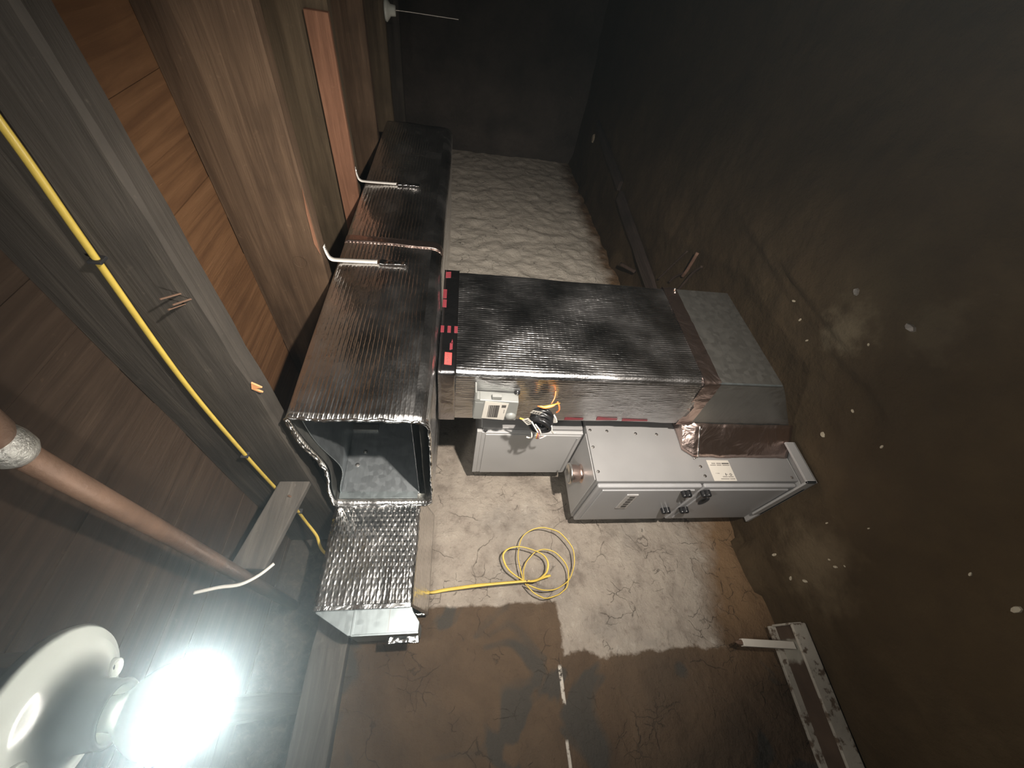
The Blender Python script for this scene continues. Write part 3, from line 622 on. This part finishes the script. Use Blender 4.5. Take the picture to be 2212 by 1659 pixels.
for i, (z, wd) in enumerate(((-0.1135, .0010), (-0.1185, .0022), (-0.124, .0022), (-0.130, .0026), (-0.136, .0026), (-0.1425, .0046))):
    MB().prism([(CF - 0.002, 1.030, z - wd), (CF - 0.002, 1.030, z + wd), (CF - 0.002, 1.100, z + wd + 0.001), (CF - 0.002, 1.100, z - wd + 0.001)], (0.0006, 0, 0)).build('barcode_bar', 'ink', lab)
MB().box(CF - 0.002, CF - 0.0013, 1.028, 1.042, -0.168, -0.154).build('printed_block', 'ink', lab)
MB().box(CF - 0.002, CF - 0.0013, 1.052, 1.074, -0.166, -0.1635).build('print_line', 'ink_pale', lab)
MB().lathe((CF, 1.092, -0.190), [(0.0, 0.012), (0.012, 0.010), (0.018, 0.004), (0.019, -0.03)], 24, (-1, 0, 0)).build('dome', 'plastic', Ct, smooth=True)
MB().lathe((CF + 0.01, 1.117, -0.196), [(0.0, 0.004), (0.008, 0.002), (0.008, -0.02)], 14, (-1, 0, 0)).build('screw_boss', 'plastic', Ct)
gm = MB().lathe((0.757, 1.008, -0.203), [(0.004, 0.012), (0.009, 0.010), (0.010, 0.0)], 16, (-1, 0, 0)).build('grommet', 'black', Ct, smooth=True); MB().lathe((0.757, 1.008, -0.203), [(0, 0.016), (0.004, 0.014), (0.0045, 0.008)], 12, (-1, 0, 0)).build('screw', 'screw', gm)
MB().prism([(CF - 0.001, 1.018, -0.068), (CF - 0.001, 1.112, -0.068), (CF - 0.001, 1.112, -0.094), (CF - 0.001, 1.020, -0.094)], (0.0014, 0, 0)).build('raised_field', 'plastic', Ct)

Wb = thing('wiring_bundle', 'coiled bundle of black cables with loose coloured wires beside the control box', 'wires', (0.70, 1.065, -0.285))
cc = Vector((0.690, 1.075, -0.288)); vw = -cc.normalized()
sd = Vector((-0.79, 0.61, -0.04)); sd = (sd - vw * sd.dot(vw)).normalized()
nrm = (vw * 0.62 + sd * 0.78 + Vector((0, 0, 0.18))).normalized(); e1 = (Vector((0, 0, -1)) + nrm * nrm.z).normalized(); e2 = nrm.cross(e1)
for i in range(14):
    lay = i // 2; rr = (0.030 if i % 2 else 0.0215) + random.uniform(-.0012, .0012); off = nrm * ((lay - 3) * 0.0080)
    sh = Vector((random.uniform(-.002, .002), random.uniform(-.002, .002), random.uniform(-.002, .002)))
    ring = [cc + off + sh + (e1 * math.cos(t) * 1.12 + e2 * math.sin(t)) * rr + nrm * 0.003 * math.sin(2 * t + i) for t in lin(0, 2 * math.pi, 33)[:-1]]
    MB().tube(ring + [ring[0]], 0.0055, 8).build('cable_loop', 'black', Wb, smooth=True)
def wire(pts, r, mat, nm='wire'): return MB().tube(catmull(pts, 6), r, 7).build(nm, mat, Wb, smooth=True)
wire([(0.66, 1.052, -0.262), (0.652, 1.075, -0.280), (0.652, 1.10, -0.288), (0.66, 1.135, -0.286), (0.675, 1.162, -0.283)], 0.0022, 'white_wire', 'zip_tie')
wire([(0.662, 1.040, -0.248), (0.655, 1.062, -0.262), (0.650, 1.085, -0.276)], 0.0026, 'white_wire', 'zip_tie')
wire([(0.67, 1.115, -0.262), (0.665, 1.140, -0.266), (0.67, 1.155, -0.262), (0.675, 1.158, -0.252)], 0.0026, 'white_wire', 'wire')
wire([(0.665, 1.065, -0.318), (0.66, 1.09, -0.325), (0.665, 1.112, -0.335), (0.67, 1.12, -0.345)], 0.0026, 'white_wire', 'wire')
for k_, mt in enumerate(('ywire', 'redwire', 'bluewire', 'orange', 'white_wire')):
    wire([(0.662, 1.082 + .003 * k_, -0.277 - .002 * k_), (0.655, 1.11, -0.278 - .002 * k_), (0.66, 1.14, -0.281 - .003 * k_), (0.668, 1.155 - .005 * k_, -0.292 - .006 * k_)], 0.0018, mt)
for k_, mt in enumerate(('orange', 'ywire', 'white_wire', 'ywire')):
    wire([(0.72, 1.035, -0.272 - .004 * k_), (0.70, 1.018 - .004 * k_, -0.290), (0.705, 1.012 - .003 * k_, -0.318), (0.73, 1.03, -0.335 - .004 * k_), (0.74, 1.05, -0.345)], 0.0019, mt)
wire([(0.725, 1.015, -0.335), (0.718, 1.03, -0.343), (0.716, 1.05, -0.347), (0.72, 1.07, -0.344)], 0.0032, 'orange', 'wire_nut')
for k_ in range(4): wire([(0.72, 1.085 + .006 * k_, -0.338), (0.712, 1.10 + .005 * k_, -0.348 - .002 * k_), (0.716, 1.118 + .002 * k_, -0.343)], 0.0030, 'white_wire')
wire([(0.71, 1.095, -0.222), (0.70, 1.09, -0.238), (0.695, 1.085, -0.250)], 0.003, 'ywire'); wire([(0.712, 1.10, -0.222), (0.70, 1.096, -0.238), (0.69, 1.09, -0.250)], 0.0018, 'orange')
wire([(0.757, 1.0, -0.33), (0.735, 1.008, -0.325), (0.72, 1.02, -0.315)], 0.002, 'orange')
for (c0, u_, v_) in (((0.664, 1.043, -0.236), (0, 0.015, -0.011), (0.0, 0.006, 0.009)), ((0.676, 1.008, -0.258), (0.0, 0.005, -0.016), (0.002, 0.010, 0.003))):
    t_ = MB().obox(c0, u_, v_, (0.0006, 0, 0)).build('tag', 'paper', Wb, bevel=0.0003); t_['label'] = 'white paper tag'
    for q in (-0.5, 0.0, 0.5): MB().obox(Vector(c0) + Vector(u_) * q - Vector((0.0008, 0, 0)), Vector(u_) * 0.13, Vector(v_) * 0.5, (0.0003, 0, 0)).build('print_mark', 'ink', t_)

# ------------------------------------------------------------------ hanger straps
def strap(x, dy, label, far):
    r = thing('hanger_strap', label, 'strap', (x, 0.885, 0.30), 'duct hanger straps')
    p = [(x - 0.008 - far, 0.83, 0.4475), (x - 0.006, 0.862, 0.4445), (x - 0.003, 0.884, 0.436), (x, 0.8885, 0.405), (x + 0.004, 0.8865, 0.28)]
    mb = MB(); cp = catmull(p, 8)
    for a, b in zip(cp, cp[1:]):
        pass
    wv = 0.010; vs = []
    for q in cp: vs += [q + Vector((-wv, 0, 0)), q + Vector((wv, 0, 0))]
    mb.add(vs, [(2 * i, 2 * i + 1, 2 * i + 3, 2 * i + 2) for i in range(len(cp) - 1)]); mb.build('strap', 'strap', r, smooth=True, solid=0.0022)
    mb = MB(); crumple(mb, lin(x - 0.011, x + 0.013, 5), lin(0.283, 0.185, 16), lambda u, v: (u + (0.283 - v) * 0.05, 0.8845, v), 0.0028, 60); mb.build('foil_end', 'strap_foil', r, smooth=True, solid=0.0015)['label'] = 'crumpled foil tail'
    MB().lathe((x - 0.007 - far, 0.842, 0.4465), [(0, 0.004), (0.0045, 0.003), (0.006, 0)], 10, (0, 0, -1)).build('screw', 'screw', r)
strap(1.213, 0, 'pale hanger strap bent under the joist with the knot', 0.0)
strap(1.787, 0, 'pale hanger strap bent under the joist with the reddish cleat', 0.0)

# ------------------------------------------------------------------ yellow cable
Yc = thing('yellow_cable', 'long yellow electrical cable running along a joist, its spare end coiled on the wall', 'cable', (0.45, 1.2, 0.2))
run = [(0.566, -0.35, 0.535), (0.566, 0.0, 0.54), (0.566, 0.249, 0.543), (0.566, 0.43, 0.557), (0.566, 0.764, 0.580), (0.567, 1.094, 0.580), (0.567, 1.336, 0.572), (0.566, 1.502, 0.560), (0.55, 1.62, 0.545), (0.515, 1.67, 0.512), (0.455, 1.715, 0.47), (0.40, 1.735, 0.30), (0.33, 1.735, 0.12), (0.309, 1.73, 0.067), (0.314, 1.72, 0.0), (0.320, 1.70, -0.105), (0.322, 1.69, -0.17), (0.327, 1.685, -0.301), (0.326, 1.685, -0.326), (0.329, 1.69, -0.349), (0.341, 1.70, -0.384), (0.349, 1.705, -0.415)]
MB().tube(catmull(run, 8), 0.0066, 10, 0.62, (0.15, 0.25, 1)).build('cable', 'yellow', Yc, smooth=True)
LA = [(0.329, -0.301), (0.392, -0.29), (0.435, -0.289), (0.495, -0.307), (0.525, -0.344), (0.536, -0.394), (0.525, -0.442), (0.506, -0.477), (0.452, -0.518), (0.407, -0.523), (0.375, -0.517), (0.333, -0.494), (0.31, -0.461), (0.295, -0.424), (0.293, -0.379), (0.302, -0.342), (0.315, -0.311)]
LB = [(0.329, -0.301), (0.353, -0.265), (0.379, -0.239), (0.411, -0.225), (0.432, -0.225), (0.449, -0.243), (0.456, -0.274), (0.453, -0.313), (0.433, -0.371), (0.413, -0.399), (0.389, -0.408), (0.363, -0.401), (0.347, -0.385), (0.332, -0.36), (0.326, -0.326)]
LC = [(0.331, -0.304), (0.37, -0.307), (0.402, -0.321), (0.421, -0.339), (0.438, -0.359), (0.446, -0.384), (0.445, -0.408), (0.433, -0.442), (0.402, -0.474), (0.376, -0.489), (0.348, -0.492), (0.307, -0.481), (0.288, -0.458), (0.275, -0.433), (0.265, -0.387), (0.272, -0.361), (0.288, -0.334), (0.319, -0.307)]
for L_, y_, amp, up_ in ((LA, 1.693, 0.012, (0, 1, 0)), (LB, 1.685, 0.008, (0.3, 0.5, 0.6)), (LC, 1.698, 0.010, (0, 1, 0.1))):
    pts = [(x, y_ + amp * math.sin(i * 0.7), z) for i, (x, z) in enumerate(L_)]
    MB().tube(catmull(pts, 7), 0.0046, 8, 0.5, up_).build('coil_loop', 'yellow', Yc, smooth=True)
MB().tube([(0.327, 1.752, -0.318), (0.327, 1.675, -0.312)], 0.003, 8).build('hook', 'rust', Yc)
for yy, zz in ((1.10, 0.580), (1.545, 0.553), (0.45, 0.558)):
    MB().box(0.5575, 0.576, yy - 0.0025, yy + 0.0025, zz - 0.010, zz + 0.010).build('staple', 'dark', Yc, bevel=0.001)

# ------------------------------------------------------------------ lampholders
La = thing('lampholder', 'white porcelain lampholder with a glaring lit bulb at the left', 'lamp', (BULB[0], BULB[1], 0.355))
lx, ly = BULB[0], BULB[1]
MB().lathe((lx, ly, 0.0), [(0.0, 0.359), (0.062, 0.359), (0.071, 0.356), (0.0725, 0.350), (0.069, 0.344), (0.062, 0.341), (0.060, 0.338), (0.050, 0.335), (0.040, 0.331), (0.031, 0.325), (0.0275, 0.316), (0.0262, 0.300), (0.0268, 0.2965), (0.0255, 0.294), (0.0225, 0.2945), (0.0215, 0.300), (0.021, 0.33)], 64).build('porcelain_base', 'porcelain', La, smooth=True)
for (a, rr) in ((0.70, 0.047), (0.70 + math.pi, 0.047)):
    sx, sy = lx + rr * math.cos(a), ly + rr * math.sin(a)
    MB().lathe((sx, sy, 0.3335), [(0.0095, -0.006), (0.0095, 0.003), (0.0075, 0.004), (0.006, -0.003)], 16, (0, 0, -1)).build('screw_recess', 'porcelain', La, smooth=True)
    MB().lathe((sx, sy, 0.336), [(0, 0.002), (0.004, 0.0015), (0.0045, -0.002)], 10, (0, 0, -1)).build('screw', 'dark', La)
bl = MB().lathe((lx, ly, 0), [(0.013, 0.325), (0.0135, 0.300), (0.015, 0.292), (0.0215, 0.284), (0.029, 0.275), (0.0345, 0.266), (0.0386, 0.253)], 40).build('bulb', 'porcelain', La, smooth=True); bl['label'] = 'white bulb body'
prof = [(0.039 * math.cos(t), 0.247 + 0.039 * math.sin(t)) for t in lin(0.09, -math.pi / 2, 18)]
MB().lathe((lx, ly, 0), prof, 40).build('glowing_globe', 'glow', bl, smooth=True)
MB().lathe((lx, ly, 0), [(0.0, 0.449), (0.052, 0.449), (0.052, 0.36), (0.0, 0.36)], 8).build('ceiling_box', 'galv_dark', La, bevel=0.002)
Lf = thing('pull_chain_lampholder', 'small unlit pull chain lampholder on the far dark joist', 'lamp', (2.98, 0.525, 0.45))
MB().lathe((2.985, 0.525, 0), [(0.0, 0.449), (0.05, 0.449), (0.052, 0.44), (0.04, 0.43), (0.026, 0.42), (0.024, 0.395), (0.02, 0.392), (0.0, 0.392)], 28).build('porcelain_base', 'porcelain', Lf, smooth=True)
MB().tube(catmull([(2.985, 0.522, 0.395), (2.988, 0.52, 0.30), (2.99, 0.519, 0.18), (3.0, 0.519, 0.05)], 6), 0.0018, 6).build('pull_cord', 'white_wire', Lf)

# ------------------------------------------------------------------ iron pipe with fitting
Pp = thing('iron_pipe', 'brown iron pipe running between the joists towards the wall', 'pipe', (0.28, 1.1, 0.55))
MB().tube([(0.276, 0.50, 0.55), (0.280, 0.9, 0.5505), (0.284, 1.74, 0.552)], 0.0165, 20).build('pipe', 'pipe', Pp, smooth=True)
MB().lathe((0.275, 0.50, 0.55), [(0.019, -0.004), (0.0245, 0.0), (0.026, 0.012), (0.0245, 0.030), (0.0205, 0.038), (0.019, 0.04)], 24, (0.01, 1, 0)).build('coupling', 'solder', Pp, smooth=True)['label'] = 'worn bright coupling'
MB().lathe((0.275, 0.44, 0.55), [(0.0, -0.035), (0.022, -0.03), (0.029, -0.01), (0.030, 0.02), (0.026, 0.05), (0.02, 0.062)], 24, (0, 1, 0)).build('elbow', 'pipe', Pp, smooth=True)
MB().tube([(0.275, 0.44, 0.55), (0.30, 0.43, 0.60), (0.33, 0.42, 0.69)], [0.027, 0.023, 0.02], 18).build('riser', 'solder', Pp, smooth=True)
Ww = thing('white_wire', 'short white wire end hanging near the lamp glow', 'wire', (0.25, 1.15, 0.5))
MB().tube(catmull([(0.225, 1.15, 0.600), (0.235, 1.15, 0.548), (0.24, 1.15, 0.503), (0.26, 1.15, 0.466), (0.286, 1.15, 0.439)], 8), 0.006, 8, 0.6).build('wire', 'white_wire', Ww, smooth=True)

# ------------------------------------------------------------------ on the floor
Bo = thing('painted_board', 'brown board with chipped white rails lying at the foot of the wall', 'board', (0.0, 1.66, -1.36))
a0, a1, b0, b1 = Vector((0.131, 1.583, -1.32)), Vector((-0.50, 1.735, -1.32)), Vector((0.127, 1.700, -1.32)), Vector((-0.50, 1.905, -1.32))
b1 = Vector((-0.62, 1.74, -1.32)) if False else Vector((-0.50, 1.742 + 0.12, -1.32))
def slab(p, q, w_, h0, h1, nm, mat):
    p, q = Vector(p), Vector(q); d = (q - p).normalized(); s = Vector((d.y, -d.x, 0)) * w_
    return MB().add([((e + k).x, (e + k).y, z) for z in (h0, h1) for k in (-s, s) for e in (p, q)] , [(0, 1, 3, 2), (4, 6, 7, 5), (0, 4, 5, 1), (2, 3, 7, 6), (0, 2, 6, 4), (1, 5, 7, 3)]).build(nm, mat, Bo, bevel=0.003)
pc, qc = Vector((0.128, 1.637, 0)), Vector((-0.62, 1.672, 0))
slab(pc, qc, 0.055, -1.352, -1.315, 'board', 'board')
dd = (qc - pc).normalized(); nn = Vector((dd.y, -dd.x, 0))
slab(pc + nn * 0.058, qc + nn * 0.058, 0.007, -1.358, -1.288, 'rail', 'paint'); slab(pc - nn * 0.058, qc - nn * 0.058, 0.006, -1.358, -1.298, 'rail', 'paint')
slab(pc - nn * 0.05, pc + nn * 0.05, 0.004, -1.355, -1.300, 'end_rail', 'paint')
Po = thing('white_post', 'short white painted stake with a rusty tip standing on the brown board', 'stake', (0.058, 1.625, -1.30))
MB().obox((0.0685, 1.625, -1.205), (0.0125, 0, 0), (0, 0.011, 0), (0.010, 0, 0.104)).build('stake', 'post', Po, bevel=0.002)
MB().tube([(0.0785, 1.625, -1.10), (0.080, 1.625, -1.085), (0.082, 1.625, -1.078)], [0.010, 0.007, 0.003], 8).build('tip', 'rust', Po)
# planks and sticks by the wall beyond the plenum
def lie(name, label, cat, pts, r, mat, flat=1.0, group=None, up=None):
    m = [sum(p[i] for p in pts) / len(pts) for i in range(3)]
    return tag(rehome(MB().tube(catmull(pts, 5), r, 9, flat, up).build(name, mat, smooth=True), (m[0], m[1], -1.36)), label, cat, group)
def plank(label, p, q, wd, h, mat):
    p, q = Vector(p), Vector(q); d = (q - p).normalized(); s = Vector((d.y, -d.x, 0)).normalized() * wd; mb = MB(); vs = []; fs = []
    n = 14
    for i in range(n):
        c = p.lerp(q, i / (n - 1)); jt = 0.004 * nz(i, 3, 1, 0.7)
        for (k, z) in ((-1, 0), (1, 0), (1, h), (-1, h)): vs.append(c + s * k * (1 + jt * 20) + Vector((0, 0, z + jt)))
    for i in range(n - 1):
        for k in range(4): fs.append((i * 4 + k, i * 4 + (k + 1) % 4, i * 4 + 4 + (k + 1) % 4, i * 4 + 4 + k))
    fs += [(3, 2, 1, 0), tuple(range(4 * n - 4, 4 * n))]
    return tag(rehome(mb.add(vs, fs).build('floor_plank', mat, bevel=0.003), ((p + q) / 2)), label, 'plank')
plank('long dark plank lying on the dirt along the wall', (1.60, 1.66, -1.37), (3.30, 1.53, -1.37), 0.045, 0.035, 'oldwood')
plank('fainter far plank end to end with the nearer one', (3.36, 1.48, -1.37), (4.5, 1.40, -1.37), 0.04, 0.03, 'oldwood')
lie('stick', 'reddish broken stick lying highest among the sticks beside the plenum', 'stick', [(1.878, 1.140, -1.335), (1.903, 1.278, -1.35), (1.93, 1.34, -1.362)], 0.0095, 'stick_red', 0.7, 'broken sticks')
lie('stick', 'dark curved twig lying under the reddish stick', 'stick', [(1.90, 1.28, -1.355), (1.985, 1.384, -1.355), (2.02, 1.452, -1.36)], 0.007, 'stick', 1, 'broken sticks')
lie('stick', 'forked dark twig nearest the foot of the plenum', 'stick', [(1.792, 1.168, -1.345), (1.841, 1.248, -1.35), (1.877, 1.371, -1.355), (1.90, 1.43, -1.36)], 0.0075, 'stick', 0.8, 'broken sticks')
lie('stick', 'straight thin twig closest to the dark floor plank', 'stick', [(2.003, 1.209, -1.355), (2.08, 1.37, -1.357), (2.158, 1.542, -1.36)], 0.006, 'stick', 0.8, 'broken sticks')
lie('stick', 'stubby dark peg leaning against the wall foot', 'stick', [(2.46, 1.70, -1.34), (2.60, 1.735, -1.27)], 0.014, 'stick', 0.8, 'broken sticks')
CH = [(0.997, 0.698, .016, 'foilscrap', 'bright foil scrap right of the pale dirt patch'), (0.786, 0.659, .019, 'foilscrap', 'shiny crumpled foil scrap farthest from the plenum foot'), (0.830, 0.781, .006, 'chip', 'small pale chip below the pale dirt patch'), (0.693, 0.971, .008, 'chip', 'pale chip midway between plenum foot and foil scraps'),
      (0.685, 1.119, .013, 'chip', 'tan flat chip beside the boot corner'), (0.542, 0.954, .008, 'chip', 'pale chip lying off the furnace corner'), (0.268, 1.336, .009, 'chip', 'pale chip in a cluster left of the furnace doors'), (0.295, 1.346, .006, 'chip', 'tiny chip in a cluster left of the furnace doors'), (0.262, 1.30, .005, 'chip', 'small chip edging the chip cluster'),
      (0.253, 1.489, .010, 'chip', 'narrow pale chip between chip cluster and wall'), (0.275, 1.55, .009, 'chip', 'pale sliver nearest the wall left of the furnace'), (0.405, 1.281, .006, 'chip', 'small chip in front of the furnace base tray'), (0.073, 0.904, .014, 'chip', 'pale sliver alone on the dark floor towards the viewer'), (1.185, 0.896, .010, 'chip', 'pale chip on the scraped step of dirt'),
      (1.106, 0.926, .008, 'chip', 'chip just below the scraped step of dirt'), (1.015, 0.952, .007, 'chip', 'chip between scraped step and boot'), (0.342, 1.144, .005, 'chip', 'tiny chip straight out from the furnace doors'), (0.372, 1.58, .011, 'chip', 'yellowish chip at the wall foot by the furnace corner'), (0.161, 0.948, .007, 'chip', 'faint chip left of the lone pale sliver'), (4.55, 1.55, .045, 'chip', 'pale rubble lump in the far corner')]
for i, (x, y, s_, mt, lb_) in enumerate(CH):
    mb = MB(); a = random.uniform(0, 6.28); n = 7; z = floor_h(x, y)
    top = [(x + s_ * math.cos(a) * math.cos(2 * math.pi * k / n) * random.uniform(.8, 1.2) - 0.55 * s_ * math.sin(a) * math.sin(2 * math.pi * k / n), y + s_ * math.sin(a) * math.cos(2 * math.pi * k / n) + 0.55 * s_ * math.cos(a) * math.sin(2 * math.pi * k / n) * random.uniform(.8, 1.2)) for k in range(n)]
    vs = [(px, py, z - 0.002) for px, py in top] + [(x + (px - x) * .8, y + (py - y) * .8, z + s_ * random.uniform(.3, .55)) for px, py in top]
    mb.add(vs, [tuple(range(n))[::-1], tuple(range(n, 2 * n))] + [(k, (k + 1) % n, n + (k + 1) % n, n + k) for k in range(n)])
    tag(rehome(mb.build('foil_scrap' if mt == 'foilscrap' else 'chip', mt), (x, y, z)), lb_, 'scrap' if mt == 'foilscrap' else 'chip', 'debris on the dirt floor')
